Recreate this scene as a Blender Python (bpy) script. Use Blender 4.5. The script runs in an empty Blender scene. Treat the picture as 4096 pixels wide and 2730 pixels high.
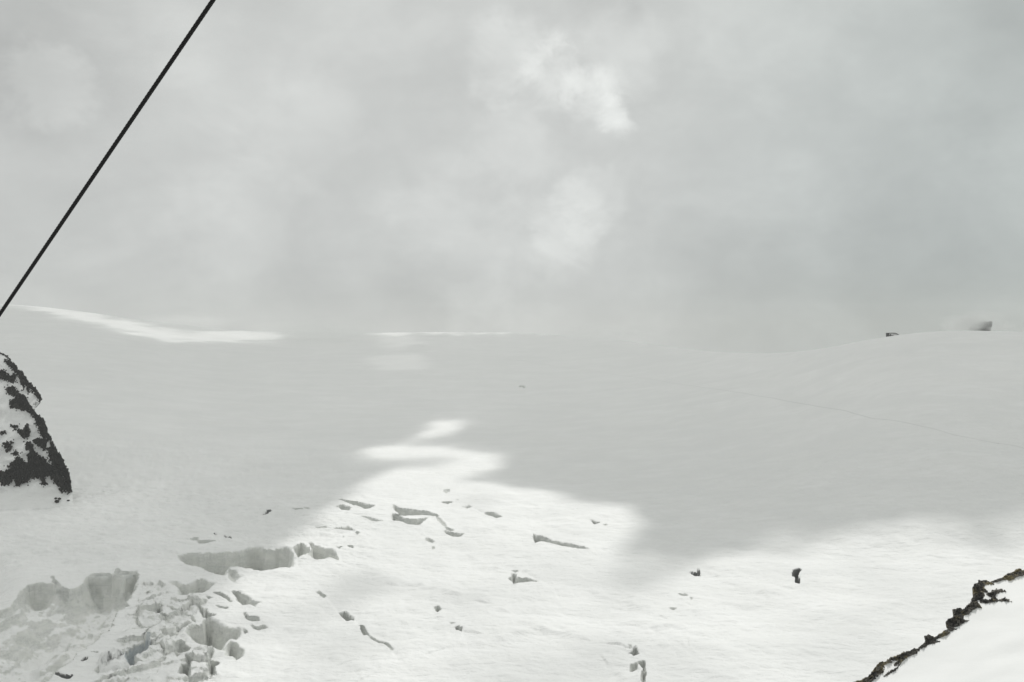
import bpy, math, random
import numpy as np

# ------------------------------------------------------------------ camera
F = 3186.0                                   # focal length in photo pixels (28 mm on 36 mm, 4096 px)
CU, CV, EYE = 2048.0, 1365.0, 1300.0         # picture centre, row of the eye level
PITCH = math.atan((CV - EYE) / F)
scene = bpy.context.scene
col = scene.collection
cam_d = bpy.data.cameras.new('camera'); cam_d.sensor_width = 36.0; cam_d.lens = 28.0
cam_d.clip_start = 0.1; cam_d.clip_end = 60000.0
cam = bpy.data.objects.new('camera', cam_d); col.objects.link(cam)
cam.rotation_euler = (math.pi / 2 - PITCH, 0, 0)
scene.camera = cam

# ------------------------------------------------------------------ light
SUN_EL, SUN_AZ = math.radians(56.0), math.radians(24.0)      # azimuth clockwise from +Y (ahead)
SUN = np.array([math.sin(SUN_AZ) * math.cos(SUN_EL), math.cos(SUN_AZ) * math.cos(SUN_EL), math.sin(SUN_EL)])
sun_d = bpy.data.lights.new('sun', 'SUN'); sun_d.energy = 2.5; sun_d.angle = math.radians(0.42)
sun_d.color = (1.0, 0.985, 0.96)
sun = bpy.data.objects.new('sun', sun_d); col.objects.link(sun)
sun.location = (0, 0, 400)
sun.rotation_euler = (math.pi / 2 - SUN_EL, 0, -SUN_AZ + math.pi)

def cam_dir(u, v):
    a = (u - CU) / F; b = -(v - CV) / F
    y = math.cos(PITCH) + b * math.sin(PITCH)
    z = -math.sin(PITCH) + b * math.cos(PITCH)
    return a, y, z

def srgb(r, g, b):
    f = lambda c: (c / 255 / 12.92) if c <= 10 else ((c / 255 + 0.055) / 1.055) ** 2.4
    return (f(r), f(g), f(b), 1.0)

class NB:
    """small helper to write node trees"""
    def __init__(s, tree): s.t = tree; s.n = tree.nodes; s.l = tree.links; s.n.clear()
    def add(s, typ, **kw):
        nd = s.n.new(typ)
        for k, v in kw.items(): setattr(nd, k, v)
        return nd
    def put(s, sock, v):
        if isinstance(v, bpy.types.NodeSocket): s.l.new(v, sock)
        else: sock.default_value = v
    def math(s, op, a, b=0.0, c=0.0, clamp=False):
        nd = s.add('ShaderNodeMath', operation=op); nd.use_clamp = clamp
        s.put(nd.inputs[0], a); s.put(nd.inputs[1], b)
        if len(nd.inputs) > 2: s.put(nd.inputs[2], c)
        return nd.outputs[0]
    def vmath(s, op, a, b=(0, 0, 0)):
        nd = s.add('ShaderNodeVectorMath', operation=op)
        s.put(nd.inputs[0], a); s.put(nd.inputs[1], b)
        return nd.outputs['Value'] if op in ('DISTANCE', 'DOT_PRODUCT', 'LENGTH') else nd.outputs[0]
    def noise(s, vec, scale, detail=4.0, rough=0.5, dist=0.0):
        nd = s.add('ShaderNodeTexNoise'); s.put(nd.inputs['Vector'], vec)
        nd.inputs['Scale'].default_value = scale; nd.inputs['Detail'].default_value = detail
        nd.inputs['Roughness'].default_value = rough; nd.inputs['Distortion'].default_value = dist
        return nd.outputs['Fac']
    def rng(s, v, a, b, c=0.0, d=1.0, smooth=True):
        nd = s.add('ShaderNodeMapRange'); nd.interpolation_type = 'SMOOTHSTEP' if smooth else 'LINEAR'
        s.put(nd.inputs['Value'], v)
        for i, x in zip(('From Min', 'From Max', 'To Min', 'To Max'), (a, b, c, d)): nd.inputs[i].default_value = x
        return nd.outputs[0]
    def mix(s, f, a, b, typ='MIX'):
        nd = s.add('ShaderNodeMix', data_type='RGBA', blend_type=typ)
        s.put(nd.inputs['Factor'], f); s.put(nd.inputs['A'], a); s.put(nd.inputs['B'], b)
        return nd.outputs['Result']
    def scale(s, vec, k):
        nd = s.add('ShaderNodeMapping'); s.put(nd.inputs['Vector'], vec); nd.inputs['Scale'].default_value = k
        return nd.outputs[0]

# ------------------------------------------------------------------ world: a closed cloud cover over a physical sky
world = bpy.data.worlds.new('World'); scene.world = world; world.use_nodes = True
W = NB(world.node_tree)
sky = W.add('ShaderNodeTexSky', sky_type='NISHITA'); sky.sun_disc = False
sky.sun_elevation = SUN_EL; sky.sun_rotation = SUN_AZ; sky.altitude = 3400
tc = W.add('ShaderNodeTexCoord'); D = tc.outputs['Generated']
n_big = W.noise(W.scale(D, (1, 1, 1.9)), 1.9, 7, 0.52, 0.3)
n_mid = W.noise(W.scale(D, (1, 1, 1.7)), 4.6, 8, 0.58, 0.25)
n_fin = W.noise(D, 15.0, 6, 0.58, 0.4)
val = W.math('MULTIPLY_ADD', W.math('SUBTRACT', n_big, 0.5), 0.28, 0.80)
val = W.math('MULTIPLY_ADD', W.math('SUBTRACT', n_mid, 0.5), 0.34, val)
val = W.math('MULTIPLY_ADD', W.math('SUBTRACT', n_fin, 0.5), 0.06, val)
n_c = W.noise(W.scale(D, (1, 1, 1.4)), 9.0, 8, 0.6, 0.3)
val = W.math('MULTIPLY_ADD', W.math('MULTIPLY', W.math('SUBTRACT', n_c, 0.5), W.rng(n_mid, .38, .62, .25, 1.0)), 0.26, val)
warp = W.add('ShaderNodeTexNoise'); W.put(warp.inputs['Vector'], D); warp.inputs['Scale'].default_value = 9.0; warp.inputs['Detail'].default_value = 5
Dw = W.vmath('ADD', D, W.vmath('SCALE', W.vmath('SUBTRACT', warp.outputs['Color'], (0.5, 0.5, 0.5))))
for l in list(W.n):
    if l.type == 'VECT_MATH' and l.operation == 'SCALE': l.inputs['Scale'].default_value = 0.085
n_w = W.math('SUBTRACT', W.noise(W.scale(D, (1, 1, 1.15)), 13.0, 9, 0.62, 0.35), 0.5)
def sky_spot(pu, pv, r, amt):
    """a lighter or darker cloud billow; centre and size in 2353-wide photo pixels"""
    global val
    k = 4096 / 2353
    d = np.array(cam_dir(pu * k, pv * k)); d /= np.linalg.norm(d)
    f = W.rng(W.vmath('DISTANCE', Dw, tuple(d)), 0.0, r * k / F, 1.0, 0.0)
    f0 = f
    if amt > .045: f = W.rng(W.math('MULTIPLY_ADD', n_w, 2.5, W.math('MULTIPLY', f, 1.25)), .28, 1.15); f = W.math('MULTIPLY', f, W.rng(f0, .0, .45))
    val = W.math('MULTIPLY_ADD', f, amt, val)
for s in ((1190, 130, 190, .13), (1280, 185, 170, .15), (1360, 225, 140, .15), (1405, 268, 80, .20), (1300, 535, 130, .09), (1350, 485, 110, .10), (1400, 445, 110, .08), (1275, 585, 110, .06), (1180, 330, 200, .06), (1450, 120, 190, .06), (700, 280, 260, .05), (1060, 560, 300, .05), (1100, 700, 160, .05),
          (120, 210, 160, .13), (520, 520, 260, .05), (120, 100, 240, -.12), (10, 190, 140, -.08), (940, 680, 130, -.07), (1050, 725, 200, -.07),
          (1452, 42, 45, -.07), (1500, 90, 90, .03), (660, 260, 170, .03), (1000, 250, 250, -.02), (1560, 300, 200, -.02),
          (1950, 640, 520, -.055), (2250, 420, 560, -.065), (2200, 90, 380, -.04), (450, 500, 250, .02), (300, 620, 260, -.03), (1750, 740, 430, -.09), (2200, 720, 360, -.075), (2330, 20, 160, -.08)):
    sky_spot(*s)
# cooler and thinner cloud towards the right, where the blue sky shines through a little
side = W.vmath('DOT_PRODUCT', W.vmath('NORMALIZE', D), (0.86, 0.5, 0.1))
thin = W.rng(side, 0.55, 0.95)
tint = W.mix(thin, (0.985, 1.005, 0.975, 1), (0.95, 1.008, 0.968, 1))
vcol = W.add('ShaderNodeCombineColor')
for i in range(3): W.l.new(val, vcol.inputs[i])
cloud = W.mix(1.0, vcol.outputs[0], tint, 'MULTIPLY')
skyc = W.vmath('SCALE', sky.outputs[0]); skyc.node.inputs['Scale'].default_value = 0.09
full = W.mix(W.rng(thin, 0, 1, 0.04, 0.06), cloud, skyc)
bg = W.add('ShaderNodeBackground'); W.put(bg.inputs['Color'], full); bg.inputs['Strength'].default_value = 1.0
wo = W.add('ShaderNodeOutputWorld'); W.l.new(bg.outputs[0], wo.inputs['Surface'])

vs = scene.view_settings
vs.view_transform = 'Standard'; vs.look = 'None'; vs.gamma = 1.0; vs.use_curve_mapping = False; vs.exposure = -0.42
scene.render.engine = 'CYCLES'
cy = scene.cycles
cy.use_denoising = True
cy.max_bounces = 8; cy.diffuse_bounces = 5; cy.volume_bounces = 3; cy.transparent_max_bounces = 8

# ------------------------------------------------------------------ numeric helpers
def _h(ix, iy, seed):
    with np.errstate(over='ignore'):
        h = (ix.astype(np.int64) * 374761393 + iy.astype(np.int64) * 668265263 + seed * 1442695041) & 0x7fffffff
        h = ((h ^ (h >> 13)) * 1274126177) & 0x7fffffff
        h = ((h ^ (h >> 16)) * 2246822519) & 0x7fffffff
    return (h ^ (h >> 15)) / float(0x7fffffff)
def perlin(x, y, seed=0):
    x = np.asarray(x, float); y = np.asarray(y, float)
    x0 = np.floor(x); y0 = np.floor(y); fx = x - x0; fy = y - y0
    ux = fx * fx * fx * (fx * (fx * 6 - 15) + 10); uy = fy * fy * fy * (fy * (fy * 6 - 15) + 10)
    def g(dx, dy):
        a = _h(x0 + dx, y0 + dy, seed) * 2 * math.pi
        return np.cos(a) * (fx - dx) + np.sin(a) * (fy - dy)
    n0 = g(0, 0) * (1 - ux) + g(1, 0) * ux; n1 = g(0, 1) * (1 - ux) + g(1, 1) * ux
    return (n0 * (1 - uy) + n1 * uy) * 1.5
def fbm(x, y, octv=4, seed=0, gain=0.5, lac=2.03):
    s = 0; a = 1
    for i in range(octv):
        s = s + a * perlin(x, y, seed + 17 * i); x = x * lac + 3.1; y = y * lac - 1.7; a *= gain
    return s
def voronoi(x, y, seed=0):
    """distance to the nearest and the second point, and a random number of the cell"""
    ix = np.floor(x); iy = np.floor(y)
    f1 = np.full(x.shape, 9.0); f2 = np.full(x.shape, 9.0); idv = np.zeros(x.shape)
    for dx in (-1, 0, 1):
        for dy in (-1, 0, 1):
            cx = ix + dx; cyy = iy + dy
            d = np.hypot(cx + _h(cx, cyy, seed) - x, cyy + _h(cx, cyy, seed + 5) - y)
            r = _h(cx, cyy, seed + 9)
            nb = d < f1
            f2 = np.where(nb, f1, np.minimum(f2, d)); idv = np.where(nb, r, idv); f1 = np.where(nb, d, f1)
    return f1, f2, idv
def sstep(x, a, b):
    t = np.clip((x - a) / (b - a), 0, 1); return t * t * (3 - 2 * t)
def sdf_poly(px, py, poly):
    """signed distance, positive inside"""
    P = np.asarray(poly, float); inside = np.zeros(px.shape, bool); dmin = np.full(px.shape, 1e18)
    n = len(P)
    for i in range(n):
        ax, ay = P[i]; bx, by = P[(i + 1) % n]
        ex, ey = bx - ax, by - ay; wx = px - ax; wy = py - ay
        t = np.clip((wx * ex + wy * ey) / max(ex * ex + ey * ey, 1e-12), 0, 1)
        dmin = np.minimum(dmin, (wx - ex * t) ** 2 + (wy - ey * t) ** 2)
        c = ((ay > py) != (by > py))
        if ay != by:
            inside ^= c & (px < (bx - ax) * (py - ay) / (by - ay) + ax)
    d = np.sqrt(dmin)
    return np.where(inside, d, -d)
def smooth2(a, sx, sy):
    for ax, s in ((0, sx), (1, sy)):
        if s <= 0: continue
        k = int(3 * s) + 1; w = np.exp(-0.5 * (np.arange(-k, k + 1) / s) ** 2); w /= w.sum()
        pad = [(0, 0), (0, 0)]; pad[ax] = (k, k)
        b = np.pad(a, pad, mode='edge'); out = np.zeros_like(a)
        for i, wi in enumerate(w):
            sl = [slice(None), slice(None)]; sl[ax] = slice(i, i + a.shape[ax]); out += wi * b[tuple(sl)]
        a = out
    return a

# tracing frames: coordinates read off enlarged crops of the photo -> photo pixels
def frame(ox, oy, k): return lambda pts: [(ox + x / k, oy + y / k) for x, y in pts]
P_ = frame(0, 0, 2353 / 4096); C1 = frame(0, 1950, 1.6807); C2 = frame(1100, 1900, 1.4706); C3 = frame(2400, 1950, 1.3874)
C4 = frame(0, 1350, 2.09); C8 = frame(3300, 2200, 2.956); D1 = frame(0, 2150, 2.703); D2 = frame(600, 2050, 2.306)

# ------------------------------------------------------------------ the lie of the land: height over (t = x/y, y)
crest = np.array([(-900, 1190, 3500), (-300, 1200, 3600), (0, 1205, 3600), (160, 1215, 3600), (400, 1246, 3600), (700, 1290, 3700), (1000, 1318, 3800),
                  (1400, 1325, 3800), (1700, 1320, 3800), (2150, 1323, 3800), (2500, 1340, 3300), (2900, 1382, 2450),
                  (3150, 1388, 2050), (3400, 1348, 1780), (3550, 1325, 1680), (3750, 1309, 1620), (4096, 1316, 1620),
                  (4400, 1310, 1650), (5200, 1290, 1700)], float)
TT = np.linspace(-1.05, 1.05, 141)
YY = np.exp(np.linspace(math.log(60), math.log(9000), 420))
g_n = np.array([0, .082, .211, .379, .575, .816, 1.0]); g_v = np.array([1, .854, .663, .467, .29, .112, 0])
ZT = np.zeros((len(TT), len(YY)))
for i, t in enumerate(TT):
    u = CU + t * F
    vc = np.interp(u, crest[:, 0], crest[:, 1]); yc = np.interp(u, crest[:, 0], crest[:, 2])
    n = np.linspace(0, 1, 60); vv = vc + n * (2226 - vc); yy = 750 * (yc / 750) ** np.interp(n, g_n, g_v)
    zz = -(vv - EYE) / F * yy
    zc = zz[0]
    ys = np.concatenate([[60, 300, 480, 600], yy[::-1], [yc * 1.06, yc * 1.15, yc * 1.4, yc * 2.0, 9500]])
    zs = np.concatenate([[-190, -205, -214, -217.5], zz[::-1], [zc - .012 * yc, zc - .045 * yc, zc - .15 * yc, zc - .4 * yc, zc - .5 * yc]])
    ZT[i] = np.interp(YY, ys, zs)
ZT = smooth2(ZT, 2.0, 2.2)
def z_base(t, y):
    a = np.clip((t - TT[0]) / (TT[1] - TT[0]), 0, len(TT) - 1.001); ly = (np.log(y) - math.log(60)) / (math.log(9000) - math.log(60)) * (len(YY) - 1)
    b = np.clip(ly, 0, len(YY) - 1.001); i = a.astype(int); j = b.astype(int); fa = a - i; fb = b - j
    return (ZT[i, j] * (1 - fa) + ZT[i + 1, j] * fa) * (1 - fb) + (ZT[i, j + 1] * (1 - fa) + ZT[i + 1, j + 1] * fa) * fb
def z_land(t, y):
    x = t * y
    z = z_base(t, y)
    near = 1 - sstep(y, 800, 1300)
    z = z + near * (3.4 * fbm(x / 120, y / 95, 3, 3) + 1.3 * fbm(x / 34 + .3 * y / 34, y / 26, 4, 8))
    z = z + (1 - near) * 2.5 * fbm(x / 420, y / 420, 2, 5) * sstep(y, 900, 1500) * (1 - sstep(y, 1500, 2600))
    return z
def ray_hit(pts):
    """photo pixels -> ground points (x, y)"""
    out = []
    ys = np.exp(np.linspace(math.log(200), math.log(5000), 900))
    for u, v in pts:
        a, dy, dz = cam_dir(u, v); t = a / dy; s = dz / dy
        d = z_land(np.full(ys.shape, t), ys) - s * ys
        k = np.argmax(d > 0) if (d > 0).any() else len(ys) - 1
        if k > 0 and d[k] > 0:
            f = d[k - 1] / (d[k - 1] - d[k]); y = ys[k - 1] + f * (ys[k] - ys[k - 1])
        else: y = ys[k]
        out.append((t * y, y))
    return out

# ------------------------------------------------------------------ what breaks the snow: (outline, label, options)
CR = []
def cr(pts, label, name='crevasse', cat='crevasse', group=None, **kw): CR.append(dict(pts=pts, label=label, name=name, cat=cat, group=group, **kw))
PIT = 'tiny pit opening in the snow near the scattered crevasses'; PITG = 'tiny pits in the snow'
# the long serac wall and its neighbours
cr(D2([(215,370),(260,410),(330,405),(440,400),(500,400),(640,390),(760,390),(860,370),(930,335),(980,330),(1070,350),(1200,345),(1290,350),(1320,400),(1325,510),(1290,520),(1190,515),(1130,540),(1030,550),(970,545),(930,525),(860,525),(800,510),(730,510),(710,560),(700,590),(620,580),(520,545),(440,515),(330,500),(280,460)]),
   'long pale ice cliff, the widest wall above the icefall', 'ice_cliff', 'ice cliff', w=5.0)
cr(D2([(1310,345),(1400,305),(1440,340),(1470,350),(1465,395),(1420,410),(1370,430),(1340,380)]), 'short rough ice wall between the long ice cliff and the dark smooth one', 'ice_cliff', 'ice cliff')
cr(D2([(1470,300),(1490,290),(1505,325),(1570,335),(1670,360),(1710,390),(1740,450),(1660,430),(1600,445),(1540,455),(1490,430),(1460,405),(1490,370)]), 'dark smooth ice wall with a spike, tapering to a point on the sunlit snow', 'ice_cliff', 'ice cliff', w=2.5)
cr(D2([(150,640),(260,650),(300,670),(360,660),(440,630),(490,620),(600,655),(560,690),(510,735),(440,745),(370,755),(290,765),(255,755),(265,700),(180,660)]), 'crumbling ice wall just below the long pale ice cliff', 'ice_cliff', 'ice cliff', w=5.0)
cr(D2([(710,560),(730,520),(780,540),(850,600),(790,640),(820,652),(770,655),(715,610)]), 'soft shaded snow hollow under the middle of the long ice cliff', w=7.0, dk=.55)
cr(D2([(760,725),(820,730),(860,755),(910,770),(930,810),(1025,825),(980,845),(970,870),(930,850),(860,855),(820,835),(790,790)]), 'broad shaded crevasse with a jagged tail among the sunlit seracs', w=4.0, dk=.8)
cr(D2([(580,740),(650,735),(705,765),(755,820),(740,828),(680,782),(640,758)]), 'thin curved crack left of the broad jagged crevasse')
cr(D2([(605,855),(660,865),(725,876),(705,888),(640,878)]), 'thin straight crack below the curved one in the seracs')
cr(D2([(450,850),(480,890),(500,930),(520,890),(540,930),(610,940),(560,965),(500,975),(470,930)]), 'ragged dark notch above the big tilted ice wall')
cr(D2([(520,768),(572,785),(540,802)]), 'small wedge-shaped gap above the ragged notch'); cr(D2([(485,820),(522,812),(512,842)]), 'small dark gap in crumbled ice beside the wedge-shaped gap')
cr(D2([(865,925),(880,922),(905,955),(990,962),(1008,1000),(940,1002),(890,982)]), 'hook-shaped crevasse right above the shallow v-shaped one')
cr(D2([(930,1038),(990,1060),(1050,1038),(1078,1065),(1000,1088),(970,1078)]), 'shallow v-shaped crevasse below the hook-shaped one'); cr(D2([(862,1072),(888,1088),(898,1112),(873,1122)]), 'short dark slot at the shoulder of the big tilted ice wall')
cr(D2([(320,1100),(345,1050),(400,1040),(480,1030),(500,985),(560,975),(620,1005),(700,1055),(760,1070),(820,1060),(840,1090),(830,1150),(800,1180),(740,1170),(720,1200),(695,1230),(700,1290),(620,1270),(560,1240),(470,1220),(390,1170)]),
   'big tilted ice wall in shade amid the sunlit seracs', 'ice_cliff', 'ice cliff', w=6.0)
cr(D2([(705,1225),(735,1185),(790,1205),(830,1240),(870,1270),(850,1330),(790,1365),(770,1335),(700,1320)]), 'cracked ice face hanging below the big tilted ice wall', 'ice_cliff', 'ice cliff', w=3.0, dk=.8)
cr(D2([(220,1240),(270,1210),(330,1215),(370,1240),(350,1280),(300,1290),(250,1320),(230,1290)]), 'broken hole in the sunlit ice rubble near the bottom edge'); cr(D2([(325,1300),(385,1320),(395,1360),(350,1365)]), 'small dark hole just below the broken hole in the ice rubble')
cr(D2([(300,1370),(350,1360),(370,1390),(365,1520),(330,1490),(265,1485),(290,1410)]), 'upright shaded gap between sunlit snow mounds near the bottom edge')
cr(D2([(540,1290),(570,1270),(560,1350),(630,1390),(590,1430),(605,1490),(570,1490),(540,1440),(530,1400),(555,1380)]), 'zigzag crack running down the sunlit seracs'); cr(D2([(500,1260),(520,1245),(545,1270),(510,1290)]), 'small shaded dent beside the top of the zigzag crack')
cr(D2([(410,1550),(450,1530),(490,1568),(480,1600),(410,1600)]), 'snow hole cut by the bottom edge below the rubble')
# pits and slits above the serac wall
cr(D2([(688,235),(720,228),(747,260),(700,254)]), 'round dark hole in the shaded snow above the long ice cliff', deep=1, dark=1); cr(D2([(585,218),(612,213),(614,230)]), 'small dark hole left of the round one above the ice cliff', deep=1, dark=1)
cr(D2([(440,288),(500,286),(612,284),(520,302),(450,302)]), 'thin slit with a fine tail above the long ice cliff'); cr(D2([(370,255),(410,245),(455,255),(440,280),(390,280)]), 'shallow grey dip at the head of the thin slit', dk=.6, w=3)
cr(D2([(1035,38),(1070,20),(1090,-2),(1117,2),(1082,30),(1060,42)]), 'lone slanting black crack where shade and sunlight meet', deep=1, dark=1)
# the lower left icefall
cr(D1([(558,430),(575,430),(595,465),(645,515),(750,565),(725,585),(640,545),(578,495)]), 'long curved crack around the top of the rounded ice hump', dk=.5)
cr(D1([(950,425),(990,408),(1170,398),(1198,428),(1100,438),(1100,470),(1010,472),(1000,438)]), 'flaky dark ice edge at the head of the ice bowl', dk=.3, w=2)
cr(D1([(1240,400),(1270,350),(1300,380),(1390,380),(1480,372),(1440,430),(1350,472),(1370,440),(1310,410)]), 'cracked ice knob at the top corner of the ice bowl', w=1.5, dk=.3)
cr(D1([(1220,1260),(1330,1200),(1430,1150),(1560,1110),(1690,1100),(1610,1170),(1645,1230),(1590,1290),(1480,1330),(1380,1385),(1365,1310),(1260,1290)]), 'deep blue shaded ice wall at the foot of the icefall', 'ice_cliff', 'ice cliff', w=4.0, deep=1, blue=1)
cr(D1([(1690,760),(1720,752),(1752,820),(1708,838)]), 'dark hole in the ice rubble beside the rib', deep=1); cr(D1([(1748,838),(1803,858),(1770,872)]), 'dark slot just below the hole in the rubble', deep=1)
cr(D1([(1330,720),(1350,712),(1400,745),(1350,752)]), 'small dark notch on the crest of the ice rib', deep=1); cr(D1([(1590,580),(1640,590),(1625,610),(1595,600)]), 'small pit high on the rubble slope', deep=1)
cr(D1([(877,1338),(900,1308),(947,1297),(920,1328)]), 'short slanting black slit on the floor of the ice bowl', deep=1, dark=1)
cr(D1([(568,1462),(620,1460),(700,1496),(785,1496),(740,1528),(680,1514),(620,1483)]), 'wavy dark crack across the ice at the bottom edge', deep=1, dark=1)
cr(D1([(1112,1470),(1168,1495),(1162,1518),(1125,1500)]), 'dark slot in the face of the snow-capped ice block', deep=1); cr(D1([(1188,1452),(1238,1446),(1228,1468)]), 'second smaller slot in the face of the snow-capped block', deep=1)
cr(D1([(980,1240),(1050,1234),(1055,1246)]), 'fine short line in the ice between bowl and blue wall', deep=1)
# the middle field
cr(C2([(365,150),(430,156),(510,168),(587,179),(560,201),(530,205),(480,187),(420,167)]), 'tapering crevasse, leftmost large one of the sunlit field', w=2.2)
cr(C2([(363,190),(400,183),(442,196),(436,217),(395,210)]), 'short rounded crevasse right below the leftmost tapering one')
cr(C2([(505,245),(560,256),(637,274),(600,279),(545,264)]), 'thin shallow slanting crevasse between two larger ones', dk=.8)
cr(C2([(695,176),(735,198),(830,208),(950,233),(962,247),(880,238),(830,238),(770,243),(740,243),(710,212)]), 'upper arm of the forked crevasse in the middle of the field', w=2.2)
cr(C2([(690,225),(720,235),(760,258),(830,262),(905,248),(870,275),(850,294),(790,292),(760,282),(735,272),(695,274)]), 'lower scalloped arm of the forked crevasse in the middle', w=2.2)
cr(C2([(948,238),(978,263),(1003,288),(1012,312),(980,292),(958,263)]), 'soft furrow running down from the tip of the forked crevasse', dk=.5, w=3)
cr(C2([(1003,306),(1052,324),(1035,331),(1008,322)]), 'small crack at the foot of the soft furrow')
cr(C2([(998,329),(1030,336),(1114,344),(1090,364),(1050,364),(1010,347)]), 'boat-shaped crevasse at the end of the soft furrow', w=2.0)
cr(C2([(893,370),(937,391),(926,398),(890,385)]), 'short slanting slot left below the boat-shaped crevasse'); cr(C2([(924,418),(938,427),(930,439)]), 'tiny pit straight below the short slanting slot', group=PITG)
cr(C2([(978,157),(1046,158),(1015,173)]), 'small flat slit below the highest crevasse of the field'); cr(C2([(978,88),(1034,93),(1005,104)]), 'highest small crevasse of the sunlit field')
cr(C2([(1103,188),(1140,178),(1160,186),(1130,197)]), 'small hooked slit left of the knobbly crevasse')
cr(C2([(1233,216),(1290,223),(1337,245),(1303,254),(1270,240),(1240,234)]), 'knobbly dark crevasse ending a dotted line of cracks')
cr(C2([(1520,348),(1580,366),(1660,393),(1740,408),(1848,434),(1780,434),(1680,415),(1600,395),(1565,387),(1530,400)]), 'long straight crevasse with a wide shaded left end', w=1.8)
cr(C2([(1860,264),(1890,277),(1912,279),(1882,290)]), 'small dark slit close to the shadow edge on the far sunlit snow', deep=1); cr(C2([(1935,288),(1956,293),(1940,298)]), 'tiny pit right of the small dark slit by the shadow edge', group=PITG)
cr(C2([(1393,563),(1432,565),(1415,574)]), 'tiny lens-shaped slit above the t-shaped crevasse')
cr(C2([(1368,605),(1393,603),(1398,580),(1416,588),(1412,608),(1480,608),(1557,627),(1480,631),(1420,635),(1408,642),(1393,626)]), 't-shaped crevasse low in the middle of the sunlit snow', w=1.8)
cr(C2([(378,810),(415,801),(427,818),(462,839),(457,855),(425,858),(398,838)]), 'short deep crevasse alone below the grey cloud shadow', w=1.8, deep=1)
cr(C2([(500,883),(516,888),(533,922),(545,942),(525,945),(508,906)]), 'upper end of the thin crack wandering down the lower snow', w=1.5)
cr(C2([(540,938),(585,966),(640,985),(660,992),(692,1030),(686,1034),(655,1000),(580,974)]), 'thin crack wandering down the lower snow slope', w=1.2)
cr(C2([(1028,866),(1060,871),(1037,878)]), 'upper of two tiny slots in the lower middle snow'); cr(C2([(1063,893),(1100,897),(1092,914),(1070,910)]), 'lower of two tiny slots in the lower middle snow', deep=1)
cr(C2([(943,775),(960,768),(972,790),(957,807),(945,795)]), 'crumbled little hollow in the lower middle snow')
cr(C2([(2083,1000),(2092,1003),(2090,1016)]), 'tiny pit just above the crumbled pit near the bottom edge', group=PITG)
cr(C2([(2098,1040),(2108,1025),(2120,1008),(2137,1050),(2110,1060),(2083,1045)]), 'crumbled pit at the head of the upright crack at the bottom edge', deep=1)
cr(C2([(2093,1120),(2115,1108),(2132,1106),(2127,1147),(2095,1163)]), 'oblong hole beside the upright crack at the bottom edge')
cr(C2([(2140,1103),(2172,1098),(2180,1140),(2174,1240),(2158,1240),(2163,1150),(2153,1118)]), 'narrow upright crack running out of the bottom edge', w=1.5)
cr(C2([(98,206),(160,208),(168,214),(125,217)]), 'thin flat slit on the shadow line left of the tapering crevasse'); cr(C2([(170,203),(207,206),(190,212)]), 'tiny pit at the end of the thin flat slit on the shadow line', group=PITG)
cr(C2([(233,316),(300,314),(304,318),(270,323)]), 'thin slit above the dark smooth ice wall'); cr(C2([(343,325),(400,314),(430,306),(452,323),(472,335),(440,335),(410,330),(380,330)]), 'arched crevasse above the tip of the dark smooth ice wall')
cr(C2([(473,340),(495,344),(486,357)]), 'tiny pit at the foot of the arched crevasse', group=PITG); cr(C2([(358,429),(397,433),(377,440)]), 'tiny flat slit right of the dark smooth wall'); cr(C2([(428,423),(457,424),(457,438),(435,433)]), 'tiny square notch right of the dark smooth wall')
cr(C2([(240,690),(262,683),(277,698),(300,713),(286,723),(263,702)]), 'faint shallow crack in the grey cloud shadow', dk=.7)
cr(C2([(1068,143),(1075,143),(1072,151)]), 'tiny pit just above the small flat slit high in the field', group=PITG); cr(C2([(398,371),(408,371),(403,378)]), 'tiny pit between the arched crevasse and the tiny flat slit', group=PITG)
# the right side
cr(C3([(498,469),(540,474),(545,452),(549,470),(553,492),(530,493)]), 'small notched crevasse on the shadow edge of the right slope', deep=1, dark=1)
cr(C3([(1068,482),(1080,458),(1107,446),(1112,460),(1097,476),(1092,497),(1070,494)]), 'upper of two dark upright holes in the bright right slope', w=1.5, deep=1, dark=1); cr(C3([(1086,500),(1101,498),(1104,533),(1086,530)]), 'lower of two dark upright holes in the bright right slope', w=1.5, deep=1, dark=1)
cr(C3([(437,590),(480,590),(484,602),(450,598)]), 'small lens-shaped slit on the bright snow below the shadow edge'); cr(C3([(388,672),(427,670),(407,682)]), 'flat little slit below the lens-shaped one on the bright snow'); cr(C3([(502,608),(511,608),(507,616)]), 'tiny pit beside the end of the small lens-shaped slit', group=PITG)
# hair-thin far crack in the shaded plain
cr(P_([(1191,888),(1212,888.6),(1205,891)]), 'hair-thin lone crack far out on the shaded snow plain', deep=1)

# ------------------------------------------------------------------ glacier mesh
tcols = np.concatenate([np.linspace(-1.0, -0.68, 28, endpoint=False), np.linspace(-0.68, 0.68, 1000), np.linspace(0.68, 1.0, 28)[1:]])
yrows = np.concatenate([np.geomspace(120, 400, 26, endpoint=False), np.geomspace(400, 640, 330, endpoint=False), np.geomspace(640, 1000, 270, endpoint=False),
                        np.geomspace(1000, 4300, 210, endpoint=False), np.geomspace(4300, 5400, 6)])
Tg, Yg = np.meshgrid(tcols, yrows); Xg = Tg * Yg
Zg = z_land(Tg, Yg)
Xg0 = Xg.copy()
nr, nc = Xg.shape
def window(poly, pad=12):
    P = np.asarray(poly); lo = P.min(0) - pad; hi = P.max(0) + pad
    r0 = max(np.searchsorted(yrows, lo[1]) - 1, 0); r1 = min(np.searchsorted(yrows, hi[1]) + 1, nr)
    tl = min(lo[0] / lo[1], lo[0] / hi[1]); th = max(hi[0] / lo[1], hi[0] / hi[1])
    c0 = max(np.searchsorted(tcols, tl) - 1, 0); c1 = min(np.searchsorted(tcols, th) + 1, nc)
    return slice(r0, r1), slice(c0, c1)

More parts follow.
